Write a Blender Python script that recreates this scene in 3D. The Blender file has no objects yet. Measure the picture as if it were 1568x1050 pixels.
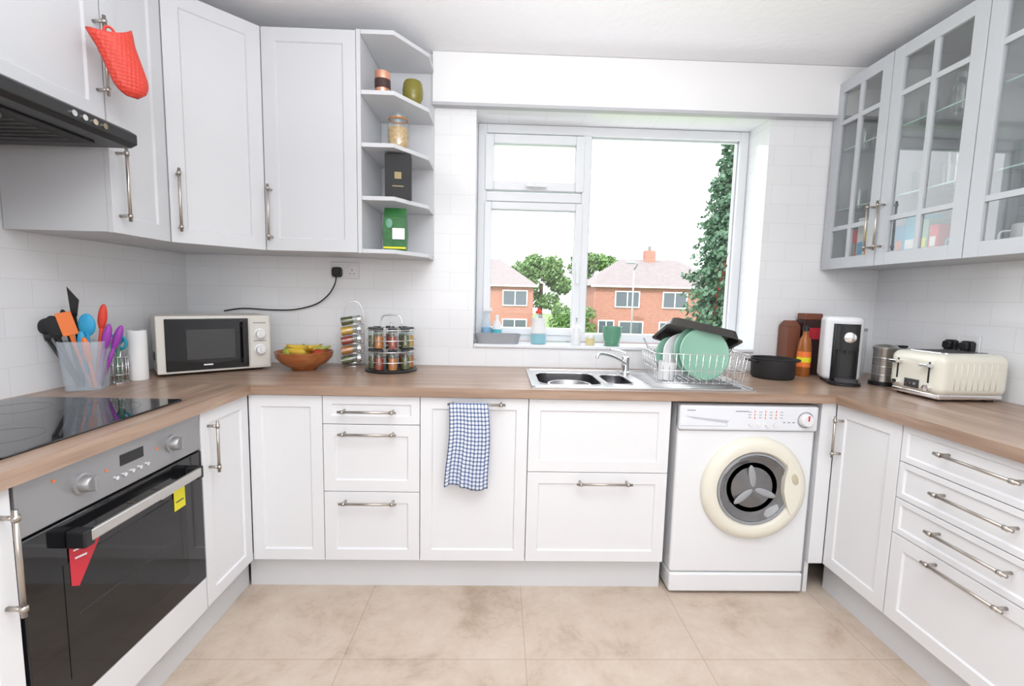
import bpy, bmesh, math, random
from mathutils import Matrix, Vector
random.seed(7)
RZ=lambda a: Matrix.Rotation(math.radians(a),4,'Z')
RX=lambda a: Matrix.Rotation(math.radians(a),4,'X')
RY=lambda a: Matrix.Rotation(math.radians(a),4,'Y')
T=lambda x,y,z: Matrix.Translation((x,y,z))
SC=lambda x,y,z: Matrix.Diagonal((x,y,z,1))
# ------------------------------------------------------------ materials
def new_mat(name):
    m=bpy.data.materials.new(name); m.use_nodes=True
    nt=m.node_tree; b=nt.nodes['Principled BSDF']
    return m,nt,b
def mat(name,col,rough=.5,metal=0,noise=.03,scale=8,bump=0,emit=0,coat=0,trans=0,ior=1.45,spec=.5,alpha=1):
    m,nt,b=new_mat(name)
    b.inputs['Roughness'].default_value=rough; b.inputs['Metallic'].default_value=metal
    b.inputs['Coat Weight'].default_value=coat; b.inputs['Transmission Weight'].default_value=trans
    b.inputs['IOR'].default_value=ior; b.inputs['Specular IOR Level'].default_value=spec
    b.inputs['Alpha'].default_value=alpha
    tc=nt.nodes.new('ShaderNodeTexCoord'); n=nt.nodes.new('ShaderNodeTexNoise'); n.inputs['Scale'].default_value=scale
    nt.links.new(tc.outputs['Object'],n.inputs['Vector'])
    mx=nt.nodes.new('ShaderNodeMix'); mx.data_type='RGBA'
    c=list(col)+[1]
    mx.inputs[6].default_value=[max(0,v*(1-noise)) for v in col]+[1]
    mx.inputs[7].default_value=[min(1,v*(1+noise)) for v in col]+[1]
    nt.links.new(n.outputs['Fac'],mx.inputs[0]); nt.links.new(mx.outputs[2],b.inputs['Base Color'])
    if bump:
        bp=nt.nodes.new('ShaderNodeBump'); bp.inputs['Strength'].default_value=bump; bp.inputs['Distance'].default_value=.01
        nt.links.new(n.outputs['Fac'],bp.inputs['Height']); nt.links.new(bp.outputs[0],b.inputs['Normal'])
    return m
def pane_mat(name,fac=.04,tint=(1,1,1),edge=.5):
    m=bpy.data.materials.new(name); m.use_nodes=True; nt=m.node_tree; nt.nodes.clear()
    o=nt.nodes.new('ShaderNodeOutputMaterial'); t=nt.nodes.new('ShaderNodeBsdfTransparent'); g=nt.nodes.new('ShaderNodeBsdfGlossy')
    t.inputs[0].default_value=(*tint,1); g.inputs['Roughness'].default_value=.01
    lw=nt.nodes.new('ShaderNodeLayerWeight'); lw.inputs[0].default_value=.5
    pw=nt.nodes.new('ShaderNodeMath'); pw.operation='POWER'; pw.inputs[1].default_value=3.5; nt.links.new(lw.outputs['Facing'],pw.inputs[0])
    ad=nt.nodes.new('ShaderNodeMath'); ad.operation='MULTIPLY_ADD'; ad.inputs[1].default_value=edge; ad.inputs[2].default_value=fac; ad.use_clamp=True
    nt.links.new(pw.outputs[0],ad.inputs[0])
    mx=nt.nodes.new('ShaderNodeMixShader'); nt.links.new(ad.outputs[0],mx.inputs[0]); nt.links.new(t.outputs[0],mx.inputs[1]); nt.links.new(g.outputs[0],mx.inputs[2]); nt.links.new(mx.outputs[0],o.inputs[0])
    return m
def tile_mat(name,ax,bw,rh,mortar,c1,c2,cm,rough,offs=.5,origin=(0,0),bump=.3,cloud=None):
    m,nt,b=new_mat(name)
    tc=nt.nodes.new('ShaderNodeTexCoord'); sp=nt.nodes.new('ShaderNodeSeparateXYZ'); cb=nt.nodes.new('ShaderNodeCombineXYZ')
    nt.links.new(tc.outputs['Object'],sp.inputs[0])
    for i,a in enumerate(ax):
        ad=nt.nodes.new('ShaderNodeMath'); ad.operation='SUBTRACT'; ad.inputs[1].default_value=origin[i]
        nt.links.new(sp.outputs[a],ad.inputs[0]); nt.links.new(ad.outputs[0],cb.inputs[i])
    br=nt.nodes.new('ShaderNodeTexBrick'); br.offset=offs; br.inputs['Scale'].default_value=1
    br.inputs['Brick Width'].default_value=bw; br.inputs['Row Height'].default_value=rh
    br.inputs['Mortar Size'].default_value=mortar; br.inputs['Mortar Smooth'].default_value=.3
    br.inputs['Color1'].default_value=(*c1,1); br.inputs['Color2'].default_value=(*c2,1); br.inputs['Mortar'].default_value=(*cm,1)
    nt.links.new(cb.outputs[0],br.inputs['Vector'])
    out=br.outputs['Color']
    if cloud:
        n=nt.nodes.new('ShaderNodeTexNoise'); n.inputs['Scale'].default_value=3.1; n.inputs['Detail'].default_value=12; n.inputs['Roughness'].default_value=.74; n.inputs['Distortion'].default_value=.3
        nt.links.new(tc.outputs['Object'],n.inputs['Vector'])
        r=nt.nodes.new('ShaderNodeValToRGB'); e=r.color_ramp.elements
        e[0].position=.34; e[0].color=(*cloud[0],1); e[1].position=.68; e[1].color=(*cloud[2],1)
        q=e.new(.47); q.color=(*cloud[1],1)
        nt.links.new(n.outputs['Fac'],r.inputs[0])
        mx=nt.nodes.new('ShaderNodeMix'); mx.data_type='RGBA'; mx.blend_type='MULTIPLY'; mx.inputs[0].default_value=1
        nt.links.new(br.outputs['Color'],mx.inputs[6]); nt.links.new(r.outputs[0],mx.inputs[7]); out=mx.outputs[2]
    nt.links.new(out,b.inputs['Base Color']); b.inputs['Roughness'].default_value=rough
    bp=nt.nodes.new('ShaderNodeBump'); bp.invert=True; bp.inputs['Strength'].default_value=bump; bp.inputs['Distance'].default_value=.003
    nt.links.new(br.outputs['Fac'],bp.inputs['Height']); nt.links.new(bp.outputs[0],b.inputs['Normal'])
    return m
def wood_mat(name,grain,c1,c2,c3,rough=.3):
    m,nt,b=new_mat(name)
    tc=nt.nodes.new('ShaderNodeTexCoord'); mp=nt.nodes.new('ShaderNodeMapping')
    s=[22,22,22]; s[grain]=1.6; mp.inputs['Scale'].default_value=s
    nt.links.new(tc.outputs['Object'],mp.inputs[0])
    n=nt.nodes.new('ShaderNodeTexNoise'); n.inputs['Scale'].default_value=1.3; n.inputs['Detail'].default_value=7; n.inputs['Distortion'].default_value=.8
    nt.links.new(mp.outputs[0],n.inputs['Vector'])
    r=nt.nodes.new('ShaderNodeValToRGB'); e=r.color_ramp.elements
    e[0].position=.32; e[0].color=(*c1,1); e[1].position=.7; e[1].color=(*c3,1); q=e.new(.52); q.color=(*c2,1)
    nt.links.new(n.outputs['Fac'],r.inputs[0]); nt.links.new(r.outputs[0],b.inputs['Base Color'])
    b.inputs['Roughness'].default_value=rough
    return m
def brushed(name,col,rough=.28):
    m,nt,b=new_mat(name); b.inputs['Metallic'].default_value=1; b.inputs['Base Color'].default_value=(*col,1)
    tc=nt.nodes.new('ShaderNodeTexCoord'); mp=nt.nodes.new('ShaderNodeMapping'); mp.inputs['Scale'].default_value=(3,3,200)
    nt.links.new(tc.outputs['Object'],mp.inputs[0]); n=nt.nodes.new('ShaderNodeTexNoise'); n.inputs['Scale'].default_value=4
    nt.links.new(mp.outputs[0],n.inputs['Vector'])
    mr=nt.nodes.new('ShaderNodeMapRange'); mr.inputs[3].default_value=rough*.8; mr.inputs[4].default_value=rough*1.3
    nt.links.new(n.outputs['Fac'],mr.inputs[0]); nt.links.new(mr.outputs[0],b.inputs['Roughness'])
    return m
def plaid_mat(name):
    m,nt,b=new_mat(name)
    uv=nt.nodes.new('ShaderNodeUVMap'); sp=nt.nodes.new('ShaderNodeSeparateXYZ'); nt.links.new(uv.outputs[0],sp.inputs[0])
    fs=[]
    for i in (0,1):
        mu=nt.nodes.new('ShaderNodeMath'); mu.operation='MULTIPLY'; mu.inputs[1].default_value=27
        nt.links.new(sp.outputs[i],mu.inputs[0])
        fr=nt.nodes.new('ShaderNodeMath'); fr.operation='FRACT'; nt.links.new(mu.outputs[0],fr.inputs[0])
        lt=nt.nodes.new('ShaderNodeMath'); lt.operation='LESS_THAN'; lt.inputs[1].default_value=.36; nt.links.new(fr.outputs[0],lt.inputs[0]); fs.append(lt)
    ad=nt.nodes.new('ShaderNodeMath'); ad.operation='ADD'; nt.links.new(fs[0].outputs[0],ad.inputs[0]); nt.links.new(fs[1].outputs[0],ad.inputs[1])
    dv=nt.nodes.new('ShaderNodeMath'); dv.operation='DIVIDE'; dv.inputs[1].default_value=2; nt.links.new(ad.outputs[0],dv.inputs[0])
    r=nt.nodes.new('ShaderNodeValToRGB'); r.color_ramp.interpolation='CONSTANT'; e=r.color_ramp.elements
    e[0].position=0; e[0].color=(.72,.75,.80,1); e[1].position=.9; e[1].color=(.035,.065,.17,1); q=e.new(.4); q.color=(.24,.30,.46,1)
    nt.links.new(dv.outputs[0],r.inputs[0]); nt.links.new(r.outputs[0],b.inputs['Base Color']); b.inputs['Roughness'].default_value=.9
    return m

M_wall=mat('wall_paint',(.88,.88,.89),.8,noise=.01)
M_ceil=mat('ceiling_paint',(.90,.90,.92),.85,noise=.02,scale=30,bump=.15)
tw=((.84,.85,.87),(.82,.83,.85),(.74,.75,.77))
M_tileB=tile_mat('wall_tile_back',(0,2),.2,.1,.0014,*tw,.12,origin=(.03,.9),bump=.2)
M_tileS=tile_mat('wall_tile_side',(1,2),.2,.1,.0014,*tw,.12,origin=(.06,.9),bump=.2)
M_floor=tile_mat('floor_tile',(0,1),.64,.64,.0028,(1,1,1),(.97,.96,.95),(.83,.79,.75),.5,offs=0,origin=(.115,1.495),bump=.12,cloud=((.44,.335,.255),(.58,.475,.385),(.68,.59,.505)))
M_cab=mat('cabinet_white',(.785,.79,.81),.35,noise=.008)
M_cabU=mat('cabinet_white_shaded',(.62,.63,.655),.4,noise=.008)  # white wall units, their shade mixed into the base colour
M_cabG=mat('cabinet_glazed_shaded',(.54,.56,.595),.4,noise=.008)  # glazed wall units, also toned down in colour for shade
M_plinth=mat('plinth_white',(.70,.71,.73),.45,noise=.01)
M_carcass=mat('carcass_white',(.74,.74,.75),.6,noise=.01)  # off-white for base unit carcasses and side panels
wc=((.265,.17,.12),(.36,.245,.178),(.455,.33,.25))
M_woodX=wood_mat('worktop_wood_x',0,*wc)
M_woodY=wood_mat('worktop_wood_y',1,*wc)
M_steel=brushed('brushed_steel',(.62,.61,.59),.3)
M_ovensteel=mat('oven_steel',(.36,.36,.37),.36,metal=.6,noise=.02)
M_nickel=mat('nickel_handle',(.50,.46,.42),.3,metal=1,noise=.02)
M_chrome=mat('chrome',(.82,.82,.83),.08,metal=1,noise=.01)
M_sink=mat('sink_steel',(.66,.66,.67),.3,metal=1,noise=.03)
M_sinkd=mat('sink_steel_shaded',(.24,.24,.25),.3,metal=1,noise=.03)  # same steel darkened: shade inside the bowls is in the colour
M_blackg=mat('black_glass',(.008,.008,.010),.04,noise=.05,coat=.3)
M_ovenwin=mat('oven_window',(.018,.018,.018),.06,noise=.05)
M_black=mat('black_plastic',(.015,.015,.017),.35,noise=.1)
M_blackm=mat('black_matte',(.02,.02,.022),.6,noise=.1)
M_dark=mat('dark_grey',(.05,.05,.055),.4)
M_upvc=mat('upvc_white',(.78,.80,.83),.3,noise=.005)
M_pane=pane_mat('window_glass',.02)
M_pane2=pane_mat('cabinet_glass',.17,(.96,.98,.97),.6)
M_pane3=pane_mat('tumbler_glass',.12,(.88,.93,.92),.7)
M_white=mat('white_enamel',(.80,.81,.83),.25,noise=.005)
M_whitep=mat('white_plastic',(.78,.78,.79),.4,noise=.01)
M_cream=mat('cream_plastic',(.78,.75,.65),.35,noise=.01)
M_creamT=mat('cream_enamel',(.78,.76,.66),.2,noise=.01,coat=.3)
M_creamM=mat('microwave_cream',(.68,.66,.61),.4,noise=.01)
M_red=mat('red_silicone',(.72,.055,.03),.45,noise=.04)
M_orange=mat('orange_plastic',(.85,.2,.04),.4)
M_blue=mat('blue_plastic',(.03,.35,.62),.4)
M_teal=mat('teal_plastic',(.02,.42,.58),.4)
M_purple=mat('purple_plastic',(.32,.05,.4),.4)
M_green=mat('green_ceramic',(.13,.33,.22),.25)
M_plateg=mat('mint_ceramic',(.26,.48,.37),.2,noise=.02)
M_olive=mat('olive_glass',(.20,.18,.03),.2)
M_copper=mat('copper',(.75,.36,.25),.25,metal=.8)
M_bowl=wood_mat('bowl_wood',0,(.25,.075,.02),(.38,.125,.04),(.46,.18,.07),.3)
M_banana=mat('banana_yellow',(.68,.46,.05),.5,noise=.15)
M_bananag=mat('banana_green',(.33,.38,.06),.5,noise=.15)
M_clearp=mat('frosted_plastic',(.70,.78,.86),.25,noise=.02,alpha=.30)
M_cyan=mat('cyan_liquid',(.10,.50,.57),.15)
M_paper=mat('paper_white',(.82,.82,.82),.9,noise=.01)
M_brown=mat('brown_card',(.20,.07,.04),.5)
M_dbrown=mat('dark_brown_card',(.05,.022,.02),.45)
M_yellow=mat('yellow_label',(.80,.73,.02),.5)
M_redlab=mat('red_label',(.60,.03,.05),.5)
M_gpack=mat('green_packet',(.02,.13,.03),.35,noise=.5,scale=30)
M_pasta=mat('pasta_orange',(.70,.42,.20),.7,noise=.5,scale=90,bump=.6)
M_spo=mat('spice_orange',(.6,.2,.03),.7,noise=.4,scale=120)
M_spg=mat('spice_green',(.12,.13,.04),.8,noise=.5,scale=120)
M_spy=mat('spice_yellow',(.75,.42,.04),.7,noise=.2,scale=120)
M_spr=mat('spice_red',(.38,.05,.02),.7,noise=.3,scale=120)
M_plaid=plaid_mat('plaid_cloth')
M_greyp=mat('grey_plastic',(.33,.34,.36),.5)
M_gasket=mat('gasket_grey',(.50,.52,.55),.5)
M_knife=mat('blade_steel',(.6,.6,.62),.2,metal=1)
bk=((.34,.12,.08),(.40,.16,.11),(.42,.34,.30))
M_brick=tile_mat('house_brick',(0,2),.225,.075,.008,*bk,.9,bump=.1)
M_brickS=tile_mat('house_brick_side',(1,2),.225,.075,.008,*bk,.9,bump=.1)
M_roof=mat('roof_tile',(.23,.20,.20),.8,noise=.15,scale=3)
M_grass=mat('grass',(.16,.25,.08),.9,noise=.3,scale=1)
M_leaf=mat('leaf_green',(.14,.25,.08),.7,noise=.45,scale=1.2)
M_conif=mat('conifer_green',(.085,.16,.10),.7,noise=.45,scale=2.5)
M_bark=mat('bark',(.12,.08,.05),.9,noise=.3,scale=6)
M_hwin=mat('house_window_glass',(.10,.12,.14),.15)

# ------------------------------------------------------------ geometry helpers
def link(o,par=None):
    bpy.context.collection.objects.link(o)
    if par is not None: o.parent=par
    return o
def grp(name,loc=(0,0,0),rot=0):
    e=bpy.data.objects.new(name,None); e.empty_display_size=.05; e.location=loc; e.rotation_euler=(0,0,math.radians(rot)); return link(e)
def mk(name,verts,faces,m,par=None,M=None,smooth=False,bevel=0,seg=2,uv=None,weld=False):
    me=bpy.data.meshes.new(name)
    vs=[Vector(v) for v in verts]
    if M is not None: vs=[M@v for v in vs]
    me.from_pydata([tuple(v) for v in vs],[],faces)
    bm=bmesh.new(); bm.from_mesh(me)
    if weld: bmesh.ops.remove_doubles(bm,verts=bm.verts,dist=1e-6)
    if uv is None: bmesh.ops.recalc_face_normals(bm,faces=bm.faces)
    for f in bm.faces: f.smooth=smooth
    bm.to_mesh(me); bm.free()
    ms=m if isinstance(m,(list,tuple)) else [m]
    for k in ms: me.materials.append(k)
    o=bpy.data.objects.new(name,me); link(o,par)
    if bevel:
        b=o.modifiers.new('bevel','BEVEL'); b.width=bevel; b.segments=seg; b.limit_method='ANGLE'; b.angle_limit=math.radians(35)
        if seg>2:
            for p in me.polygons: p.use_smooth=True
            w=o.modifiers.new('wn','WEIGHTED_NORMAL'); w.keep_sharp=False
    return o
BF=[(0,3,2,1),(4,5,6,7),(0,1,5,4),(1,2,6,5),(2,3,7,6),(3,0,4,7)]
def bv(x0,x1,y0,y1,z0,z1): return [(x0,y0,z0),(x1,y0,z0),(x1,y1,z0),(x0,y1,z0),(x0,y0,z1),(x1,y0,z1),(x1,y1,z1),(x0,y1,z1)]
def box(name,x0,x1,y0,y1,z0,z1,m,par=None,bevel=0,seg=2,M=None): return mk(name,bv(x0,x1,y0,y1,z0,z1),BF,m,par,M,bevel=bevel,seg=seg)
def quad(name,pts,m,par=None): return mk(name,pts,[(0,1,2,3)],m,par)
def boxes(name,L,m,par=None,bevel=0,M=None,mi=None):
    v=[];f=[]
    for b in L:
        k=len(v); v+=bv(*b); f+=[tuple(i+k for i in q) for q in BF]
    o=mk(name,v,f,m,par,M,bevel=bevel)
    if mi:
        for p in o.data.polygons: p.material_index=mi[p.index//6]
    return o
def prism(name,poly,z0,z1,m,par=None,M=None,bevel=0,seg=2,smooth=False):
    n=len(poly); v=[(x,y,z0) for x,y in poly]+[(x,y,z1) for x,y in poly]
    f=[tuple(range(n))[::-1],tuple(range(n,2*n))]+[(i,(i+1)%n,n+(i+1)%n,n+i) for i in range(n)]
    return mk(name,v,f,m,par,M,bevel=bevel,seg=seg,smooth=smooth)
def lathe(name,prof,m,par=None,M=None,seg=32,cap=True,smooth=True,ex=None):
    v=[];f=[];n=len(prof)
    for r,z in prof:
        for k in range(seg):
            a=2*math.pi*k/seg; v.append((r*math.cos(a),r*math.sin(a),z))
    for i in range(n-1):
        for k in range(seg):
            k2=(k+1)%seg; f.append((i*seg+k,i*seg+k2,(i+1)*seg+k2,(i+1)*seg+k))
    if cap:
        if prof[0][0]>1e-5: f.append(tuple(range(seg))[::-1])
        if prof[-1][0]>1e-5: f.append(tuple((n-1)*seg+k for k in range(seg)))
    o=mk(name,v,f,m,par,M,smooth=smooth,weld=True)
    e=o.modifiers.new('es','EDGE_SPLIT'); e.split_angle=math.radians(40)
    return o
def cyl(name,r,z0,z1,m,par=None,M=None,seg=24,r2=None): return lathe(name,[(r,z0),(r if r2 is None else r2,z1)],m,par,M,seg)
def tubegeo(pts,r,closed=False,seg=8):
    pts=[Vector(p) for p in pts]; n=len(pts); v=[];f=[]
    up=None
    for i,p in enumerate(pts):
        if closed: t=(pts[(i+1)%n]-pts[i-1])
        else: t=pts[min(i+1,n-1)]-pts[max(i-1,0)]
        t.normalize()
        if up is None:
            up=t.orthogonal().normalized()
        else:
            up=(up-t*up.dot(t)); 
            up=up.normalized() if up.length>1e-6 else t.orthogonal().normalized()
        s=t.cross(up)
        rr=r[i] if isinstance(r,(list,tuple)) else r
        for k in range(seg):
            a=2*math.pi*k/seg; v.append(tuple(p+up*math.cos(a)*rr+s*math.sin(a)*rr))
    for i in range(n if closed else n-1):
        j=(i+1)%n
        for k in range(seg): f.append((i*seg+k,i*seg+(k+1)%seg,j*seg+(k+1)%seg,j*seg+k))
    if not closed: f+= [tuple(range(seg))[::-1],tuple((n-1)*seg+k for k in range(seg))]
    return v,f
def tubes(name,paths,r,m,par=None,M=None,seg=8):
    v=[];f=[]
    for p in paths:
        cl=False
        if isinstance(p,tuple) and p[0]=='c': cl=True; p=p[1]
        a,b=tubegeo(p,r,cl,seg); k=len(v); v+=a; f+=[tuple(i+k for i in q) for q in b]
    return mk(name,v,f,m,par,M,smooth=True)
def crom(P,n=8):
    P=[Vector(p) for p in P]; Q=[P[0]]+P+[P[-1]]; out=[]
    for i in range(1,len(Q)-2):
        a,b,c,d=Q[i-1],Q[i],Q[i+1],Q[i+2]
        for k in range(n):
            t=k/n; out.append(.5*((2*b)+(c-a)*t+(2*a-5*b+4*c-d)*t*t+(3*b-a-3*c+d)*t**3))
    out.append(P[-1]); return out
def circ(cx,cy,cz,r,n=24,ax='Z'):
    o=[]
    for k in range(n):
        a=2*math.pi*k/n; c,s=r*math.cos(a),r*math.sin(a)
        o.append((cx+c,cy+s,cz) if ax=='Z' else ((cx+c,cy,cz+s) if ax=='Y' else (cx,cy+c,cz+s)))
    return o
def rrect(x0,x1,y0,y1,r,n=6):
    o=[]
    for cx,cy,a0 in ((x1-r,y0+r,-90),(x1-r,y1-r,0),(x0+r,y1-r,90),(x0+r,y0+r,180)):
        for k in range(n+1):
            a=math.radians(a0+90*k/n); o.append((cx+r*math.cos(a),cy+r*math.sin(a)))
    return o
def ell(name,rx,ry,rz,m,par=None,M=None,seg=20,rings=12):
    prof=[(math.sin(math.pi*i/rings),-math.cos(math.pi*i/rings)) for i in range(rings+1)]
    MM=(M if M is not None else Matrix.Identity(4))@SC(rx,ry,rz)
    return lathe(name,prof,m,par,MM,seg,cap=False)

# ------------------------------------------------------------ dimensions
L=-1.646; Rr=2.056; W=2.457; ZC=2.49; YR=-1.7
FX=-1.022; DY=1.86; RX_=1.435
ZT=.858; ZB=.145
# ------------------------------------------------------------ room shell
box('floor',L-.15,Rr+.15,YR-.15,W+.3,-.1,0,M_floor)
box('ceiling',L-.15,Rr+.15,YR-.15,W+.3,ZC,ZC+.1,M_ceil)
OX0,OX1,OZ0,OZ1=-.14,1.397,1.003,2.236
boxes('wall_back',[(L-.15,OX0,W,W+.28,0,ZC),(OX1,Rr+.15,W,W+.28,0,ZC),(OX0,OX1,W,W+.28,0,OZ0),(OX0,OX1,W,W+.28,OZ1,ZC)],M_tileB)
box('wall_left',L-.15,L,YR,W,0,ZC,M_tileS)
box('wall_right',Rr,Rr+.15,YR,W,0,ZC,M_tileS)
box('wall_rear',L-.15,Rr+.15,YR-.15,YR,0,ZC,M_wall)
bx=grp('trim_1'); box('lintel_face',-.36,Rr-.001,W-.035,W-.001,2.245,ZC-.002,M_wall,bx)
box('lintel_lip',-.36,Rr-.001,W-.045,W-.001,2.230,2.245,mat('lip_shade',(.5,.5,.53),.5),bx)  # lip coloured grey to paint in the shadow below the bulkhead edge
d=grp('door_1',(.6,YR+.001,0)); box('leaf',0,.78,0,.04,.005,2.0,M_upvc,d,.004); boxes('architrave',[(-.07,0,0,.03,0,2.07),(.78,.85,0,.03,0,2.07),(0,.78,0,.03,2.0,2.07)],M_upvc,d)
# ------------------------------------------------------------ window
wi=grp('window_1'); y0,y1=W+.20,W+.27
fo=.05
boxes('frame',[(OX0+.001,OX0+fo,y0,y1,OZ0+.02,OZ1-.001),(OX1-fo,OX1-.001,y0,y1,OZ0+.02,OZ1-.001),(OX0+fo,OX1-fo,y0,y1,OZ1-fo,OZ1-.001),(OX0+fo,OX1-fo,y0,y1,OZ0+.02,OZ0+.07),
  (.452,.500,y0,y1,OZ0+.07,OZ1-fo),(OX0+fo,.452,y0,y1,1.815,1.865)],M_upvc,wi,.004)
def sash(n,x0,x1,z0,z1,t=.042):
    boxes(n,[(x0,x0+t,y0-.015,y1-.02,z0,z1),(x1-t,x1,y0-.015,y1-.02,z0,z1),(x0+t,x1-t,y0-.015,y1-.02,z0,z0+t),(x0+t,x1-t,y0-.015,y1-.02,z1-t,z1)],M_upvc,wi,.004)
sash('vent_sash',-.098,.460,1.875,2.178,.048); sash('casement_sash',-.098,.460,1.06,1.81,.040)
def wpane(n,x0,x1,z0,z1,y): quad(n,[(x0,y,z0),(x1,y,z0),(x1,y,z1),(x0,y,z1)],M_pane,wi)
wpane('glass_vent',-.06,.42,1.9,2.15,y0+.02); wpane('glass_casement',-.07,.43,1.09,1.78,y0+.02); wpane('glass_fixed',.49,1.36,1.06,2.2,y0+.032)
boxes('gasket',[(.500,.506,y0+.02,y0+.03,1.07,2.186),(1.341,1.347,y0+.02,y0+.03,1.07,2.186),(.5,1.347,y0+.02,y0+.03,2.18,2.186)]+
 [(-.052,.414,y0+.0,y0+.018,2.128,2.132),(-.052,.414,y0+.0,y0+.018,1.921,1.925),(-.052,-.048,y0,y0+.018,1.921,2.132),(.410,.414,y0,y0+.018,1.921,2.132),
  (-.060,.422,y0+.0,y0+.018,1.767,1.771),(-.060,-.056,y0,y0+.018,1.10,1.771),(.418,.422,y0,y0+.018,1.10,1.771)],M_gasket,wi)
box('vent_handle',.13,.25,y0-.05,y0-.035,1.888,1.905,M_upvc,wi,.004); box('vent_handle_base',.17,.21,y0-.036,y0-.014,1.882,1.915,M_upvc,wi,.004)
box('casement_handle',.432,.448,y0-.05,y0-.03,1.36,1.48,M_upvc,wi,.004); box('casement_handle_base',.43,.45,y0-.032,y0-.014,1.42,1.48,M_upvc,wi,.004)
box('window_sill',OX0+.002,OX1-.002,W-.012,y0+.0,OZ0+.0,OZ0+.018,M_upvc,wi,.004)
SZ=OZ0+.018
# ------------------------------------------------------------ kitchen units
def shaker(name,par,x0,z0,w,h,fr=.048,t=.019,m=M_cab,y=0):
    g=.0015; a,b,c,e=x0+g,x0+w-g,z0+g,z0+h-g
    fr2=min(fr,h*.28); s=.004; dp=.007
    def rc(i,yy): return [(a+i[0],y+yy,c+i[1]),(b-i[0],y+yy,c+i[1]),(b-i[0],y+yy,e-i[1]),(a+i[0],y+yy,e-i[1])]
    v=rc((0,0),0)+rc((fr,fr2),0)+rc((fr+s,fr2+s),dp)+rc((0,0),t)
    f=[]
    for k in range(4):
        j=(k+1)%4
        f+=[(k,j,4+j,4+k),(4+k,4+j,8+j,8+k),(k,12+k,12+j,j)]
    f+=[(8,9,10,11),(15,14,13,12)]
    return mk(name,v,f,m,par,bevel=.0012,seg=2)
def handle(par,cx,cz,ln,vert=False,y=0,name='handle',m=None):
    m=m or M_nickel
    pr=.034; h=ln/2; o=h-.018
    def P(s,yy): return (cx,y+yy,cz+s) if vert else (cx+s,y+yy,cz)
    paths=[[P(-h,-pr),P(h,-pr)],[P(-o,0),P(-o,-pr)],[P(o,0),P(o,-pr)]]
    tubes(name,paths,.0052,m,par,seg=12)
    tubes(name+'_collars',[[P(-o-.006,-pr),P(-o+.006,-pr)],[P(o-.006,-pr),P(o+.006,-pr)]],.0078,m,par,seg=12)
def base(name,loc,rot,w,depth=.58,top=ZT,z0=ZB):
    g=grp(name,loc,rot)
    box('carcass',.001,w-.001,.0205,depth,z0,top,M_carcass,g)
    return g
# back run
u=base('base_cabinet',(FX,DY,0),0,.3); shaker('door',u,0,ZB,.3,ZT-ZB)
u=base('drawer_unit',(FX+.3,DY,0),0,.4)
shaker('drawer_front_1',u,0,.738,.4,ZT-.738,.035); shaker('drawer_front_2',u,0,.449,.4,.289); shaker('drawer_front_3',u,0,ZB,.4,.304)
for z in (.797,.703,.409): handle(u,.19,z,.235)
u=base('base_cabinet',(FX+.7,DY,0),0,.45); shaker('door',u,0,ZB,.45,ZT-ZB); handle(u,.235,.836,.235)
SU=base('sink_cabinet',(FX+1.15,DY,0),0,.6,top=.66); shaker('false_front',SU,0,.544,.6,ZT-.544); shaker('door_front',SU,0,ZB,.6,.399); handle(SU,.325,.505,.235)
box('side_panel',.582,.5995,.02,.58,ZB,ZT,M_carcass,SU)
g=grp('corner_filler_panel'); box('panel',1.372,RX_-.0,DY-.0,DY+.02,.145,ZT,M_cab,g,.001); box('panel_side',1.372,1.39,DY+.021,W-.05,0.0,ZT,M_cab,g)
# left run
u=base('base_cabinet',(FX,DY-.3,0),90,.3); shaker('door',u,0,ZB,.298,ZT-ZB); handle(u,.04,.725,.185,True)
u=base('base_cabinet',(FX,.35,0),90,.6); shaker('door',u,0,ZB,.6,ZT-ZB); handle(u,.575,.70,.235,True)
u=base('base_cabinet',(FX,-.25,0),90,.6); shaker('door',u,0,ZB,.6,ZT-ZB); handle(u,.565,.70,.235,True)
# right run (local x goes toward the camera)
u=base('base_cabinet',(RX_,DY-.002,0),-90,.316); shaker('door',u,0,ZB,.316,ZT-ZB); handle(u,.04,.725,.175,True)
u=base('drawer_unit',(RX_,1.54,0),-90,.6)
for i,(a_,b_) in enumerate(((.728,ZT),(.595,.728),(.465,.595),(ZB,.465))): shaker('drawer_front_%d'%(i+1),u,0,a_,.6,b_-a_,.02 if i<3 else .048)
for z in (.808,.675,.545,.44): handle(u,.275,z,.245)
u=base('base_cabinet',(RX_,.94,0),-90,.6); shaker('door',u,0,ZB,.6,ZT-ZB); handle(u,.04,.725,.185,True)
# plinths
box('trim_2',FX-.04,.735,DY+.05,DY+.068,0,ZB-.001,M_plinth)
box('trim_3',FX-.068,FX-.05,-.25,DY+.05,0,ZB-.001,M_plinth)
box('trim_4',RX_+.05,RX_+.068,.34,DY+.05,0,ZB-.001,M_plinth)
# worktop
hx0,hx1,hy0,hy1=.170,.612,1.915,2.25
zt0,zt1=.862,.9
boxes('worktop',[(L+.001,hx0,1.84,W-.001,zt0,zt1),(hx1,Rr-.001,1.84,W-.001,zt0,zt1),(hx0,hx1,1.84,hy0,zt0,zt1),(hx0,hx1,hy1,W-.001,zt0,zt1),
   (L+.001,FX+.022,-.25,1.84,zt0,zt1),(RX_-.022,Rr-.001,.34,1.84,zt0,zt1)],[M_woodX,M_woodY],mi=[0,0,0,0,1,1])
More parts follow.
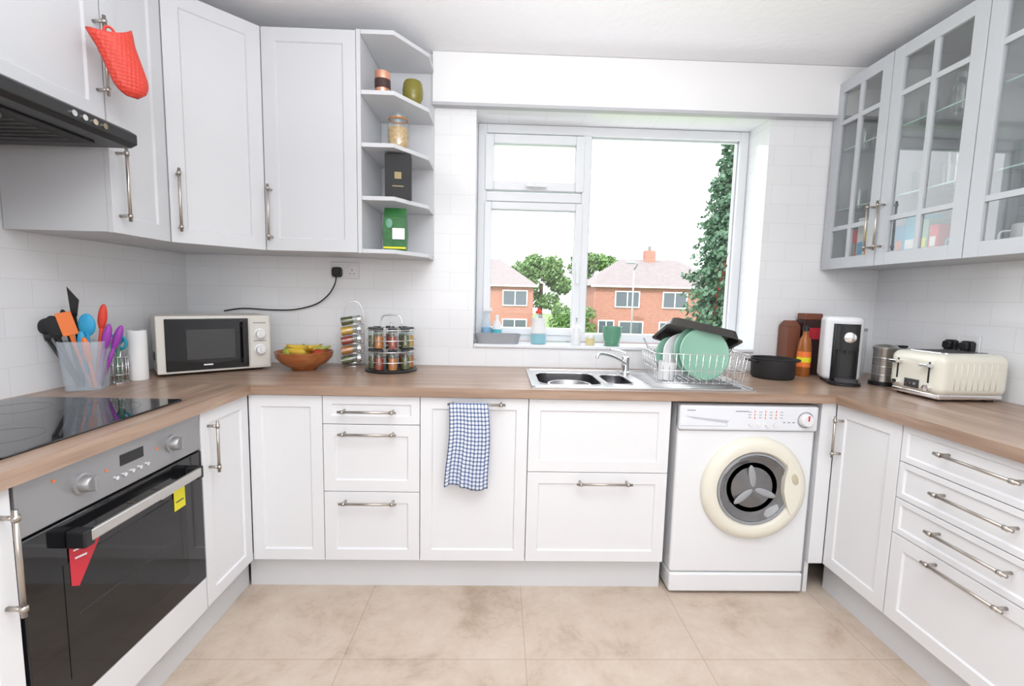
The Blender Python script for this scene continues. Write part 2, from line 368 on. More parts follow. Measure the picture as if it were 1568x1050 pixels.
# oven
ov=grp('built_in_oven',(FX,.957,0),90)
box('oven_body',.005,.592,.022,.55,.265,.855,M_dark,ov)
box('control_panel',0,.598,0,.02,.732,.857,M_ovensteel,ov,.002)
box('door_glass',0,.598,-.002,.02,.265,.727,M_blackg,ov,.003)
box('door_window',.09,.51,-.0035,-.002,.33,.62,M_ovenwin,ov)
boxes('rack_lines',[(.12,.48,-.0042,-.0035,.478,.480)],M_dark,ov)
box('door_handle',.118,.525,-.050,-.038,.666,.696,M_steel,ov,.005,3)
boxes('handle_brackets',[(.100,.130,-.048,-.002,.656,.698),(.512,.538,-.048,-.002,.656,.698)],M_black,ov,.004)
for kx in (.155,.464):
    lathe('knob',[(.027,0),(.027,.005),(.021,.007),(.019,.026),(.016,.029),(0,.029)],M_ovensteel,ov,T(kx,0,.795)@RX(90),28)
    box('knob_grip',kx-.0045,kx+.0045,-.038,-.008,.777,.813,M_ovensteel,ov,.002)
box('display',.27,.35,-.0015,0,.795,.825,M_black,ov)
for i in range(5): cyl('button',.0055,0,.004,M_chrome,ov,T(.255+i*.027,0,.768)@RX(90),12)
for kx,kz in ((.085,.83),(.225,.80),(.40,.80)): cyl('indicator',.0035,0,.002,M_orange,ov,T(kx,0,kz)@RX(90),12)
mk('warning_label',[(.105,-.0045,.668),(.20,-.0045,.655),(.125,-.0045,.548),(.105,-.0045,.56)],[(0,1,2,3)],M_redlab,ov)
mk('warning_label_lines',[(.115,-.005,.645),(.165,-.005,.64),(.165,-.005,.636),(.115,-.005,.641),(.118,-.005,.625),(.15,-.005,.62),(.15,-.005,.615),(.118,-.005,.62)],[(0,1,2,3),(4,5,6,7)],M_paper,ov)
box('energy_label',.455,.505,-.0055,-.0045,.575,.640,M_yellow,ov); box('white_label',.405,.505,-.0050,-.0040,.638,.66,M_paper,ov)
box('energy_label_text',.463,.497,-.006,-.0055,.60,.604,M_dark,ov)
box('lower_panel',0,.598,0,.02,ZB,.262,M_cab,ov,.001)
# hob
hb=grp('ceramic_hob'); prism('glass_top',rrect(-1.605,-1.07,.975,1.555,.012),.9005,.906,M_blackg,hb,bevel=.0015)
rg=mat('hob_ring',(.03,.03,.034),.2)
for cx,cy,r in ((-1.46,1.40,.075),(-1.22,1.41,.095),(-1.46,1.13,.095),(-1.22,1.13,.075)):
    tubes('ring',[('c',circ(cx,cy,.9058,r,40))],.0006,rg,hb,seg=6)
# ------------------------------------------------------------ upper cabinets
UZ0,UZ1=1.462,2.40; UY=W-.36; UXL=L+.36
def upper(name,loc,rot,w,z0,z1,depth=.34,m=M_cabU):
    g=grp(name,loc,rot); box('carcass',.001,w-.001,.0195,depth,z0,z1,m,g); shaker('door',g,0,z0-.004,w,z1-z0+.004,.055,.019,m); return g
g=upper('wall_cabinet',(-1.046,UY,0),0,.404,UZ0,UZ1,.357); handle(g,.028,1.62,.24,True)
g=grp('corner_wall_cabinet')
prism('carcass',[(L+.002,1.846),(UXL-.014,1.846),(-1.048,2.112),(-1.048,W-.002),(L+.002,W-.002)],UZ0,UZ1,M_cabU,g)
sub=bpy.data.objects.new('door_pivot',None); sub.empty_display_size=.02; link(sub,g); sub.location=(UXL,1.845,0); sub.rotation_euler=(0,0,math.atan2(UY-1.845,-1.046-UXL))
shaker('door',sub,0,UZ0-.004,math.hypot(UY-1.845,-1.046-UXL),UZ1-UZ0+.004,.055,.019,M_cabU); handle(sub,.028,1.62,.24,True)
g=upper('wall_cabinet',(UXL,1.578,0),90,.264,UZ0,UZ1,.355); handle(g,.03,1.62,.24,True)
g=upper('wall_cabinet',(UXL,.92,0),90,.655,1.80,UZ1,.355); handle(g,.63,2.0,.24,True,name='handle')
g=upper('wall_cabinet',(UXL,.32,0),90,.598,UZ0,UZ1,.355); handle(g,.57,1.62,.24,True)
# hood
hd=grp('extractor_hood')
hy0_,hy1_=.925,1.518; hx=L+.5
pr_=[(L+.003,1.712),(hx-.02,1.712),(hx,1.722),(hx,1.752),(hx-.02,1.764),(L+.37,1.797),(L+.003,1.797)]
mk('body',[(x,hy0_,z) for x,z in pr_]+[(x,hy1_,z) for x,z in pr_],[tuple(range(7)),tuple(range(7,14))[::-1]]+[(i,(i+1)%7,7+(i+1)%7,7+i) for i in range(7)],M_black,hd,bevel=.003)
box('filter_panel',L+.05,hx-.08,hy0_+.06,hy1_-.06,1.706,1.712,M_blackm,hd,.002)
tubes('filter_slats',[[(L+.08,hy0_+.1+i*.03,1.705),(hx-.12,hy0_+.1+i*.03,1.705)] for i in range(14)],.004,M_dark,hd,seg=6)
prism('lamp_cover',[(L+.30+.10*math.cos(a*math.pi/12),1.20+.06*math.sin(a*math.pi/12)) for a in range(24)],1.698,1.706,mat('lamp_lens',(.22,.21,.21),.3),hd)
for i in range(4): cyl('button',.008,0,.005,M_chrome,hd,T(hx,1.30+i*.032,1.737)@RY(90),14)
# corner end shelf
sh=grp('corner_shelf_unit')
poly=[(-.639,UY),(-.480,UY),(-.355,2.275),(-.355,W-.002),(-.639,W-.002)]
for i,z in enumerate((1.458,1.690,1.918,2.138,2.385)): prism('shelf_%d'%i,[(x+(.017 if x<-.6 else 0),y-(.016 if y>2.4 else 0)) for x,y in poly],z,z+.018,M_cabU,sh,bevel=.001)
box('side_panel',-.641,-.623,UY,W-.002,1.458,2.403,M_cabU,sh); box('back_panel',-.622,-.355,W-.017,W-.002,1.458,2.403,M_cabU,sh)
# right glazed cabinets
RFX=1.726; RZ0,RZ1=1.465,2.40
M_glassedge=mat('glass_edge',(.35,.50,.46),.2)
def glazed(name,yfar,w):
    g=grp(name,(RFX,yfar,0),-90); dp=Rr-RFX-.003
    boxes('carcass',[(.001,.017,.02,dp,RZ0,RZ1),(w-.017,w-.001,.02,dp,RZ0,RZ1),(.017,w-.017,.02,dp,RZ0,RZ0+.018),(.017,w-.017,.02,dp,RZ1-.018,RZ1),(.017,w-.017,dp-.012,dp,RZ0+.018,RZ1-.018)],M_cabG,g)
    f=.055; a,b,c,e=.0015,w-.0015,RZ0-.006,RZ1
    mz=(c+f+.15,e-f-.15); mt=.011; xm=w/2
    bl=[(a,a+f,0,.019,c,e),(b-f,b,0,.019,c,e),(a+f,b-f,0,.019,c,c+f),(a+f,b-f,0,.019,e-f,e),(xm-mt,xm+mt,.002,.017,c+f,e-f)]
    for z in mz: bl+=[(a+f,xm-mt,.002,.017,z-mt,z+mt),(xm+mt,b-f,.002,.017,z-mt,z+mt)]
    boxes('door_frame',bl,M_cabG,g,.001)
    quad('door_glass',[(a+f,.010,c+f),(b-f,.010,c+f),(b-f,.010,e-f),(a+f,.010,e-f)],M_pane2,g)
    for i,z in enumerate((1.76,2.06)): quad('glass_shelf_%d'%i,[(.018,.03,z+.006),(w-.018,.03,z+.006),(w-.018,dp-.013,z+.006),(.018,dp-.013,z+.006)],M_pane3,g); box('glass_shelf_edge_%d'%i,.018,w-.018,.0285,.030,z,z+.006,M_glassedge,g)
    return g,dp
def tumbler(g,x,y,z,h=.11,r=.033,n='tumbler'):
    lathe(n,[(0,.001),(r*.85,.001),(r,h)],M_pane3,g,T(x,y,z),20,cap=False)
def mug(g,x,y,z,m,h=.09,r=.038):
    lathe('mug',[(0,0),(r*.9,0),(r,.01),(r,h),(r-.004,h),(r-.004,.01),(0,.01)],m,g,T(x,y,z),24,cap=False)
    tubes('mug_handle',[crom([(x-r*.6,y-r*.8,z+h*.75),(x-r,y-r*1.35,z+h*.7),(x-r,y-r*1.35,z+h*.35),(x-r*.6,y-r*.8,z+h*.25)],4)],.004,m,g)
g1,dp=glazed('glazed_wall_cabinet',2.448,.352); handle(g1,.325,1.635,.22,True)
g2,dp=glazed('glazed_wall_cabinet',2.095,.404); handle(g2,.028,1.635,.22,True)
g3,dp=glazed('glazed_wall_cabinet',1.690,.404); handle(g3,.376,1.635,.22,True)
g4,dp=glazed('glazed_wall_cabinet',1.285,.404); handle(g4,.028,1.635,.22,True)
for g,w in ((g1,.352),(g2,.404),(g3,.404),(g4,.404)):
    for z in (1.7665,2.0665):
        for i in range(4): tumbler(g,.07+i*.075,.12+.05*(i%2),z,.10+.02*(i%3))
cols=[M_teal,M_redlab,M_paper,M_yellow,M_green,M_blue,M_orange]
x=.10
for i,(wd,h) in enumerate(((.035,.20),(.03,.17),(.045,.22),(.035,.18),(.05,.21))): box('food_box_%d'%i,x,x+wd,.05,.20,RZ0+.0185,RZ0+.018+h,cols[i],g1,.002); box('food_box_label_%d'%i,x+.006,x+wd-.006,.0485,.05,RZ0+.06,RZ0+.12,cols[(i+3)%7],g1); x+=wd+.004
x=.03
for i,(wd,h) in enumerate(((.045,.15),(.06,.19),(.05,.16),(.04,.13))): box('food_box_%d'%i,x,x+wd,.06,.18,RZ0+.0185,RZ0+.018+h,(M_blue,M_teal,M_green,M_redlab)[i],g2,.002); box('food_box_label_%d'%i,x+.008,x+wd-.008,.0585,.06,RZ0+.06,RZ0+.10,(M_orange,M_paper,M_yellow,M_paper)[i],g2); x+=wd+.004
mug(g2,.31,.12,RZ0+.0185,M_teal); mug(g3,.10,.12,RZ0+.0185,M_whitep); mug(g3,.20,.14,RZ0+.0185,M_greyp); mug(g3,.30,.12,RZ0+.0185,M_copper)
mug(g2,.30,.20,1.7665,M_paper,.10); mug(g1,.26,.2,1.7665,M_brown,.10)
# ------------------------------------------------------------ washing machine
wm=grp('washing_machine',(.760,DY,0))
ww=.592
box('body',0,ww,.0,.545,.10,.847,M_white,wm,.012,4)
box('kick_panel',0,ww,-.004,.50,.012,.098,M_white,wm,.01,3)
boxes('feet',[(.03,.07,.03,.07,0,.012),(ww-.07,ww-.03,.03,.07,0,.012),(.03,.07,.42,.46,0,.012),(ww-.07,ww-.03,.42,.46,0,.012)],M_black,wm)
box('control_fascia',.0,ww,-.014,.03,.738,.845,mat('fascia_white',(.76,.78,.82),.3),wm,.01,4)
boxes('fascia_seam',[(.004,ww-.004,-.0006,.001,.7335,.737)],M_greyp,wm)
boxes('drawer_seam',[(.005,.2,-.0146,-.013,.757,.7583),(.2,.2013,-.0146,-.013,.757,.78)],M_greyp,wm)
mk('drawer_grip',[(.02,-.0147,.800),(.21,-.0147,.782),(.20,-.0147,.770),(.06,-.0147,.788)],[(0,1,2,3)],mat('grip_grey',(.50,.53,.58),.5),wm)
txt=mat('print_grey',(.30,.30,.34),.6)
boxes('printed_text',[(.03,.065,-.0147,-.0138,.822,.826),(.235,.29,-.0147,-.0138,.820,.824)]+[(.29+.045*i,.302+.045*i,-.0147,-.0138,.795+.012*j,.7975+.012*j) for i in range(4) for j in range(3)]+[(.44+.02*i,.45+.02*i,-.0147,-.0138,.775,.779) for i in range(3)],txt,wm)
boxes('printed_marks',[(.316+.045*i,.3195+.045*i,-.0147,-.0138,.79+.014*j,.799+.014*j) for i in range(3) for j in range(3)],M_orange,wm)
for i in range(4): cyl('button',.008,0,.008,M_whitep,wm,T(.30+i*.035,-.013,.768)@RX(90),16)
lathe('program_dial',[(.036,0),(.036,.004),(.028,.006),(.026,.022),(.022,.026),(0,.026)],M_whitep,wm,T(.533,-.013,.79)@RX(90),32)
tubes('dial_ring',[('c',circ(.533,-.018,.79,.032,32,'Y'))],.0025,txt,wm)
box('dial_pointer',.530,.536,-.0405,-.038,.79,.812,M_redlab,wm)
dc=T(.336,0,.487)@RX(90)
lathe('door_ring',[(.225,-.001),(.226,.008),(.220,.022),(.205,.032),(.185,.036),(.168,.032),(.160,.020),(.158,.0)],M_cream,wm,dc,64,cap=False)
lathe('door_chrome_ring',[(.160,.012),(.158,.022),(.150,.024),(.146,.014)],M_greyp,wm,dc,64,cap=False)
lathe('door_glass',[(.150,.016),(.143,.020),(.128,.012),(.110,.000),(.09,-.0),(.06,.012),(0,.016)],mat('washer_glass',(.16,.16,.165),.04,noise=.15,coat=.8,metal=.25),wm,dc,64,cap=False)
for k,a in enumerate((100,220,340)): ell('drum_paddle',.016,.05,.006,M_greyp,wm,dc@T(.055*math.cos(math.radians(a)),.055*math.sin(math.radians(a)),.014)@RZ(a-90))
hp=[(.195*math.cos(math.radians(a)),.195*math.sin(math.radians(a))) for a in range(-34,52,6)]+[(.118,.145),(.128,.10),(.120,.05),(.118,.0),(.130,-.05),(.148,-.10)]
prism('door_handle_bulge',hp,.008,.0385,M_cream,wm,dc,bevel=.006,seg=4)
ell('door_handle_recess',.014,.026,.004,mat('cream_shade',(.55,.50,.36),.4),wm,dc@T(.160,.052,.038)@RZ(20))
# ------------------------------------------------------------ sink
sk=grp('kitchen_sink'); zs=.9005
sx0,sx1,sy0,sy1=.14,1.09,1.87,2.345
def ringplate(name,outer,inner,z,m,par,t=.004):
    n=len(outer); v=[(x,y,z+t) for x,y in outer]+[(x,y,z+t) for x,y in inner]+[(x,y,z) for x,y in outer]
    f=[(i,(i+1)%n,n+(i+1)%n,n+i) for i in range(n)]+[(i,2*n+i,2*n+(i+1)%n,(i+1)%n) for i in range(n)]
    return mk(name,v,f,m,par,smooth=False)
def bowl(nm,ox0,ox1,bx0,bx1,by0,by1,r,depth):
    inner=rrect(bx0,bx1,by0,by1,r,6)
    ringplate(nm+'_rim',rrect(ox0,ox1,sy0,sy1,.002,6),inner,zs,M_sink,sk)
    n=len(inner); v=[];f=[]
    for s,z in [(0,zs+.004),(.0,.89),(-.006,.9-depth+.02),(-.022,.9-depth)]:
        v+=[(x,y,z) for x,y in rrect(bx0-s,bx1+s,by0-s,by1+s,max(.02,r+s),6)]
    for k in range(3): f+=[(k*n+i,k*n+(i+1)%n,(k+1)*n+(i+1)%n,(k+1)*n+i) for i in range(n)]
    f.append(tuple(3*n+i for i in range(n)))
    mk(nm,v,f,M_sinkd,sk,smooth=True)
    lathe(nm+'_drain',[(.034,.0),(.032,.003),(.016,.001),(0,.001)],M_chrome,sk,T((bx0+bx1)/2,(by0+by1)/2,.9005-depth),24)
    tubes(nm+'_bead',[('c',[(x,y,zs+.005) for x,y in rrect(bx0-.004,bx1+.004,by0-.004,by1+.004,r,6)])],.003,M_chrome,sk)
bowl('main_bowl',sx0,.470,.180,.455,1.93,2.235,.065,.15)
bowl('half_bowl',.4705,.622,.485,.600,1.96,2.20,.045,.09)
prism('drainer_plate',rrect(.6225,sx1,sy0,sy1,.004),zs,zs+.004,M_sink,sk)
tubes('drainer_ridges',[[(.66,1.92+i*.035,zs+.005),(1.05,1.92+i*.035,zs+.005)] for i in range(10)],.004,M_sink,sk)
tubes('edge_bead',[('c',[(x,y,zs+.005) for x,y in rrect(sx0+.004,sx1-.004,sy0+.004,sy1-.004,.02,6)])],.0045,M_sink,sk)
lathe('strainer_bowl',[(0,0),(.05,.0),(.080,.05),(.092,.10),(.100,.10),(.100,.103),(.090,.103),(.077,.052),(.048,.004),(0,.004)],M_sink,sk,T(.325,2.055,.785),32,cap=False)
# tap
tp=grp('mixer_tap',(.640,2.275,.9055))
lathe('body',[(.026,0),(.026,.006),(.020,.010),(.019,.060),(.021,.068),(.019,.082),(0,.088)],M_chrome,tp,None,28)
tubes('spout',[crom([(0,-.01,.045),(-.05,-.035,.078),(-.11,-.07,.10),(-.155,-.095,.105),(-.168,-.10,.085)],6)],.0085,M_chrome,tp,seg=12)
tubes('lever',[crom([(0,0,.088),(.0,-.01,.100),(-.03,.0,.112),(-.08,.005,.122)],4)],.0055,M_chrome,tp,seg=10)
# ------------------------------------------------------------ dish rack
dr=grp('dish_rack',(.905,2.10,.9105),-4)
hw,hh=.205,.145
P=[]
for z,e in ((.0,-.02),(.055,-.008),(.13,.0)): P.append(('c',[(x,y,z+.004) for x,y in rrect(-hw-e,hw+e,-hh-e,hh+e,.03,4)]))
for i in range(13):
    x=-hw+.03+i*(2*hw-.06)/12
    P.append([(x,-hh,.134),(x*.95,-hh+.02,.004),(x*.95,hh-.02,.004),(x,hh,.134)])
for i in range(8):
    y=-hh+.03+i*(2*hh-.06)/7
    P.append([(-hw,y,.134),(-hw+.02,y,.004)]); P.append([(hw,y,.134),(hw-.02,y,.004)])
tubes('wire_basket',P,.0019,M_chrome,dr,seg=6)
def plate(name,r,m,par,M): return lathe(name,[(0,.0),(r*.55,0),(r*.62,.004),(r*.97,.016),(r,.018),(r*.96,.021),(r*.6,.009),(0,.006)],m,par,M,40,cap=False)
plate('plate_green',.118,M_plateg,dr,T(.02,-.075,.128)@RZ(8)@RX(78)@RX(0))
plate('plate_green',.118,M_plateg,dr,T(.005,-.040,.131)@RZ(8)@RX(78))
plate('plate_white',.10,M_white,dr,T(-.05,-.01,.115)@RZ(8)@RX(78))
plate('plate_green_small',.09,M_green,dr,T(.07,.03,.105)@RZ(8)@RX(76))
plate('plate_green_small',.085,M_plateg,dr,T(-.09,.02,.11)@RZ(8)@RX(76))
lathe('mug',[(0,.0),(.035,.0),(.04,.08),(.037,.08),(.032,.005),(0,.005)],M_whitep,dr,T(-.14,-.07,.01)@RY(6),24,cap=False)
Mt=T(.025,.035,.225)@RY(12)@RX(-22)
pv=rrect(-.15,.15,-.105,.105,.03,5); n=len(pv)
v=[(x,y,0) for x,y in pv]+[(x*1.08,y*1.10,-.04) for x,y in pv]+[(x*1.17,y*1.18,-.042) for x,y in pv]
f=[tuple(range(n))]+[(k*n+i,k*n+(i+1)%n,(k+1)*n+(i+1)%n,(k+1)*n+i) for k in (0,1) for i in range(n)]
o=mk('roasting_tin',v,f,mat('nonstick_grey',(.075,.07,.065),.3,metal=.4),dr,Mt,smooth=False); s=o.modifiers.new('s','SOLIDIFY'); s.thickness=.002
tubes('utensils',[[(-.12,.08,.02),(-.20,.12,.18)],[(.14,.08,.02),(.21,.10,.16)],[(.16,.06,.02),(.20,.02,.17)]],.005,M_knife,dr)
# pot
pt=grp('black_saucepan',(1.385,2.25,.9005))
lathe('pan',[(0,0),(.090,0),(.098,.01),(.100,.095),(.104,.098),(.104,.101),(.096,.101),(.094,.012),(0,.008)],M_blackm,pt,None,36,cap=False)
tubes('side_handles',[crom([(-.095,-.03,.085),(-.128,-.02,.09),(-.128,.02,.09),(-.095,.03,.085)],4),crom([(.095,-.03,.085),(.125,-.02,.09),(.125,.02,.09),(.095,.03,.085)],4)],.006,M_black,pt)
g=grp('brown_carton',(1.555,2.405,.9005)); box('carton',-.035,.035,-.04,.04,0,.255,M_brown,g,.002); mk('gable',[(-.034,-.039,.256),(.034,-.039,.256),(.034,.039,.256),(-.034,.039,.256),(-.034,0,.285),(.034,0,.285)],[(0,1,5,4),(2,3,4,5),(0,4,3),(1,2,5)],M_brown,g)
g=grp('dark_carton',(1.655,2.395,.9005)); box('carton',-.05,.05,-.035,.035,0,.29,M_dbrown,g,.002); box('label',-.035,.035,-.037,-.0352,.19,.25,M_redlab,g); box('lid',-.048,.048,-.033,.033,.2905,.325,M_brown,g,.004)
g=grp('sauce_bottle',(1.585,2.315,.9005)); lathe('bottle',[(0,0),(.03,0),(.032,.01),(.032,.15),(.026,.19),(.013,.215),(.013,.235)],mat('caramel',(.32,.10,.02),.25),g,None,24); lathe('cap',[(.016,.235),(.016,.262),(0,.262)],M_black,g,None,20); lathe('label',[(.0326,.05),(.0326,.13)],M_orange,g,None,24,cap=False); lathe('label_band',[(.033,.075),(.033,.10)],M_yellow,g,None,24,cap=False)
# coffee machine
cm=grp('pod_coffee_machine',(1.645,2.125,.9005),-24)
prism('shell',rrect(-.078,.078,-.03,.155,.055,8),.012,.318,M_white,cm,bevel=.022,seg=5)
prism('black_front',rrect(-.052,.052,-.058,.0,.035,8),.02,.285,M_black,cm,bevel=.012,seg=4)
prism('brew_head',rrect(-.045,.045,-.088,-.02,.035,8),.165,.278,M_blackm,cm,bevel=.012,seg=4)
lathe('brew_button',[(.024,0),(.024,.004),(.018,.006),(0,.006)],M_chrome,cm,T(0,-.087,.225)@RX(90),28)
cyl('spout',.010,.148,.166,M_dark,cm,T(0,-.062,0),16)
prism('drip_base',rrect(-.065,.065,-.105,.14,.05,8),0,.016,M_black,cm,bevel=.003)
prism('drip_tray',rrect(-.045,.045,-.115,-.055,.028,6),.016,.034,M_dark,cm,bevel=.003)
# cafetiere
g=grp('steel_cafetiere',(1.83,2.10,.9005)); lathe('jug',[(0,0),(.052,0),(.052,.01),(.046,.014),(.046,.165),(.05,.172),(.05,.18),(.04,.19),(0,.195)],M_steel,g,None,32)
lathe('base_ring',[(.056,0),(.056,.018),(.048,.02)],M_black,g,None,32); tubes('bands',[('c',circ(0,0,z,.0465,32)) for z in (.05,.09,.13)],.0016,M_chrome,g)
tubes('handle',[crom([(.045,-.01,.165),(.085,-.02,.168),(.092,-.022,.12),(.085,-.02,.05),(.048,-.01,.04)],5)],.007,M_black,g); box('lid_lever',.02,.095,-.015,.01,.178,.19,M_black,g,.003)
g=grp('glass_jar',(1.86,2.32,.9005)); lathe('jar',[(0,0),(.04,0),(.042,.02),(.042,.24)],M_clearp,g,None,24,cap=False); lathe('lid',[(.044,.241),(.044,.255),(0,.26)],M_greyp,g,None,24)
# toaster
ts=grp('four_slice_toaster',(1.725,1.715,.9005),2)
box('body',.0,.30,0,.235,.02,.19,M_creamT,ts,.034,6)
box('base',.012,.288,.012,.223,.008,.03,M_chrome,ts,.006,3)
boxes('feet',[(.03,.06,.03,.06,0,.009),(.24,.27,.03,.06,0,.009),(.03,.06,.18,.21,0,.009),(.24,.27,.18,.21,0,.009)],M_black,ts)
prism('top_plate',rrect(.045,.255,.03,.205,.02,5),.1885,.1925,M_chrome,ts,bevel=.001)
boxes('slots',[(.06,.24,.045+i*.04,.065+i*.04,.192,.1935) for i in range(4)],M_black,ts)
boxes('lever_slots',[(-.0012,.0,.045,.052,.07,.155),(-.0012,.0,.183,.190,.07,.155)],M_black,ts)
boxes('levers',[(-.03,-.002,.03,.067,.135,.148),(-.03,-.002,.168,.205,.135,.148)],M_chrome,ts,.003)
box('control_plate',-.002,.0,.085,.15,.04,.075,M_dark,ts,.0005)
for i in range(3): cyl('control_button',.006,0,.005,M_chrome,ts,T(-.002,.1+i*.018,.058)@RY(-90),12)
for yk in (.048,.187): lathe('browning_dial',[(.014,0),(.013,.012),(0,.013)],M_chrome,ts,T(-.0005,yk,.05)@RY(-90),20)
tubes('side_ribs',[[(.06+i*.025,-.0002,.05),(.06+i*.025,-.0002,.155)] for i in range(8)],.002,M_creamT,ts,seg=8)
# wall sockets
def socket(name,par_loc,rot,plugs):
    g=grp(name,par_loc,rot); box('plate',-.073,.073,-.010,0,-.043,.043,M_whitep,g,.003,3)
    for i,x in enumerate((-.037,.037)):
        box('switch',x+(.012 if x<0 else -.024),x+(.024 if x<0 else -.012),-.014,-.010,.012,.032,M_white,g,.001)
        if i in plugs:
            prism('plug',rrect(-.026,.026,-.026,.026,.014,5),.010,.032,M_black,g,T(x,0,-.010)@RX(90),bevel=.004,seg=3)
            prism('plug_grip',rrect(-.018,.018,-.014,.020,.01,5),.032,.048,M_black,g,T(x,0,-.010)@RX(90),bevel=.004,seg=3)
        else: boxes('pin_holes',[(x-.002,x+.002,-.0105,-.0095,-.002,.006),(x-.013,x-.007,-.0105,-.0095,-.018,-.014),(x+.007,x+.013,-.0105,-.0095,-.018,-.014)],M_dark,g)
    return g
socket('wall_socket',(-.818,W-.001,1.395),0,(0,))
socket('wall_socket',(Rr-.001,1.955,1.115),-90,(0,1))
g=grp('power_cable'); tubes('cable',[crom([(-.855,W-.035,1.36),(-.862,W-.04,1.32),(-.90,W-.03,1.265),(-.97,W-.02,1.215),(-1.08,W-.015,1.185),(-1.2,W-.012,1.18),(-1.35,W-.012,1.185),(-1.45,W-.012,1.17)],8)],.0035,M_black,g)
g=grp('power_cable'); tubes('cable',[crom([(Rr-.04,1.99,1.09),(Rr-.03,2.0,1.02),(Rr-.03,2.03,.95),(Rr-.05,2.06,.905)],6)],.0035,M_black,g)
# ------------------------------------------------------------ microwave
mw=grp('microwave_oven',(-1.452,1.958,.9),40)
mW,mD,mH=.44,.255,.262
box('case',0,mW,.004,mD,.012,mH,M_creamM,mw,.006,3)
boxes('feet',[(.03,.06,.03,.06,0,.013),(mW-.06,mW-.03,.03,.06,0,.013),(.03,.06,mD-.06,mD-.03,0,.013),(mW-.06,mW-.03,mD-.06,mD-.03,0,.013)],M_black,mw)
box('front_frame',0,mW,-.012,.004,.012,mH,M_creamM,mw,.005,3)
box('door_black',.03,.345,-.017,-.010,.022,mH-.012,M_blackg,mw,.003)
box('door_window',.105,.29,-.0185,-.017,.07,mH-.06,mat('mw_window',(.06,.06,.06),.12),mw,.001)
box('brand_text',.165,.20,-.0188,-.017,.042,.048,M_paper,mw)
box('handle',.315,.333,-.05,-.036,.04,mH-.03,M_black,mw,.005,3); boxes('handle_posts',[(.317,.331,-.04,-.015,.05,.065),(.317,.331,-.04,-.015,mH-.055,mH-.04)],M_black,mw)
box('control_panel',.350,mW-.006,-.015,-.010,.022,mH-.012,M_creamM,mw,.002)
for z in (.175,.10):
    lathe('knob',[(.026,0),(.026,.003),(.020,.005),(.018,.022),(0,.024)],M_whitep,mw,T(.393,-.015,z)@RX(90),28); box('knob_grip',.390,.396,-.044,-.02,z-.018,z+.018,M_whitep,mw,.001)
boxes('panel_text',[(.365,.42,-.0155,-.0148,.225,.230),(.365,.42,-.0155,-.0148,.140,.144)],txt,mw)
boxes('side_vents',[(-.0006,0,.07+.012*i,.074+.012*i,.06,.10) for i in range(8)],M_dark,mw)
# fruit bowl
fb=grp('fruit_bowl',(-.955,2.25,.9005))
lathe('bowl',[(0,0),(.055,0),(.06,.008),(.10,.03),(.128,.06),(.134,.09),(.128,.09),(.12,.062),(.09,.036),(0,.02)],M_bowl,fb,None,40,cap=False)
def banana(z,rot,m,x=0,y=0,ln=.16):
    pts=[(ln*(t-.5),.05*((t-.5)*2)**2,0) for t in [k/10 for k in range(11)]]
    rs=[.006,.012,.016,.018,.0185,.0185,.018,.0165,.013,.007,.004]
    a,b=tubegeo(pts,rs,False,8); mk('banana',a,b,m,fb,T(x,y,z)@RZ(rot)@RX(20),smooth=True)
banana(.085,10,M_banana,-.01,-.02); banana(.097,25,M_banana,0,.01); banana(.092,-15,M_bananag,.02,.03); banana(.102,160,M_banana,.01,-.01,.14)
ell('apple',.036,.036,.033,M_spr,fb,T(.07,-.01,.070)); ell('lime',.03,.03,.028,M_bananag,fb,T(-.075,.0,.08))
# spice racks
def jar(par,M,c,n='jar'):
    lathe(n,[(0,0),(.021,0),(.021,.055)],c,par,M,14); lathe(n+'_glass',[(.0222,0),(.0222,.075),(.019,.08)],M_pane3,par,M,14,cap=False); lathe(n+'_lid',[(.022,.08),(.022,.096),(0,.096)],M_dark if par.name.startswith('spice_car') else M_chrome,par,M,14)
sr=grp('wire_spice_rack',(-.755,2.385,.9005),12)
tubes('frame',[crom([(-.05,0,0),(-.05,0,.15),(-.048,0,.27),(-.03,0,.32),(0,0,.335),(.03,0,.32),(.048,0,.27),(.05,0,.15),(.05,0,0)],6),[(-.05,-.05,.003),(.05,-.05,.003),(.05,.04,.003),(-.05,.04,.003),(-.05,-.05,.003)]]+[[(-.05,-.035,.02+.05*k),(.05,-.035,.02+.05*k),(.05,0,.02+.05*k)] for k in range(5)],.0025,M_chrome,sr)
sp=[M_spg,M_spo,M_spr,M_spy,M_spg]
for k in range(5): 
    jar(sr,T(-.058,-.025,.030+.05*k)@RX(0)@RY(80),sp[k])
sc=grp('spice_carousel',(-.535,2.27,.9005))
lathe('base',[(.125,0),(.128,.006),(.122,.012),(0,.014)],M_black,sc,None,36); lathe('post',[(.007,.012),(.007,.235),(0,.24)],M_chrome,sc,None,12)
for z in (.05,.10,.155,.205): tubes('hoop',[('c',circ(0,0,z,.118,36))],.0022,M_chrome,sc)
tubes('arms',[[(0,0,z),(.118*math.cos(a),.118*math.sin(a),z)] for z in (.1,.205) for a in [k*math.pi/3 for k in range(6)]],.0018,M_chrome,sc)
tubes('carry_handle',[crom([(-.05,0,.205),(-.05,0,.25),(-.03,0,.272),(.03,0,.272),(.05,0,.25),(.05,0,.205)],5)],.004,M_chrome,sc)
cs=[M_spo,M_spr,M_spg,M_spy,M_spg,M_spr,M_spo,M_spg]
for k in range(8):
    a=k*math.pi/4+.3
    jar(sc,T(.088*math.cos(a),.088*math.sin(a),.0145),cs[k]); jar(sc,T(.088*math.cos(a),.088*math.sin(a),.118),cs[(k+3)%8])
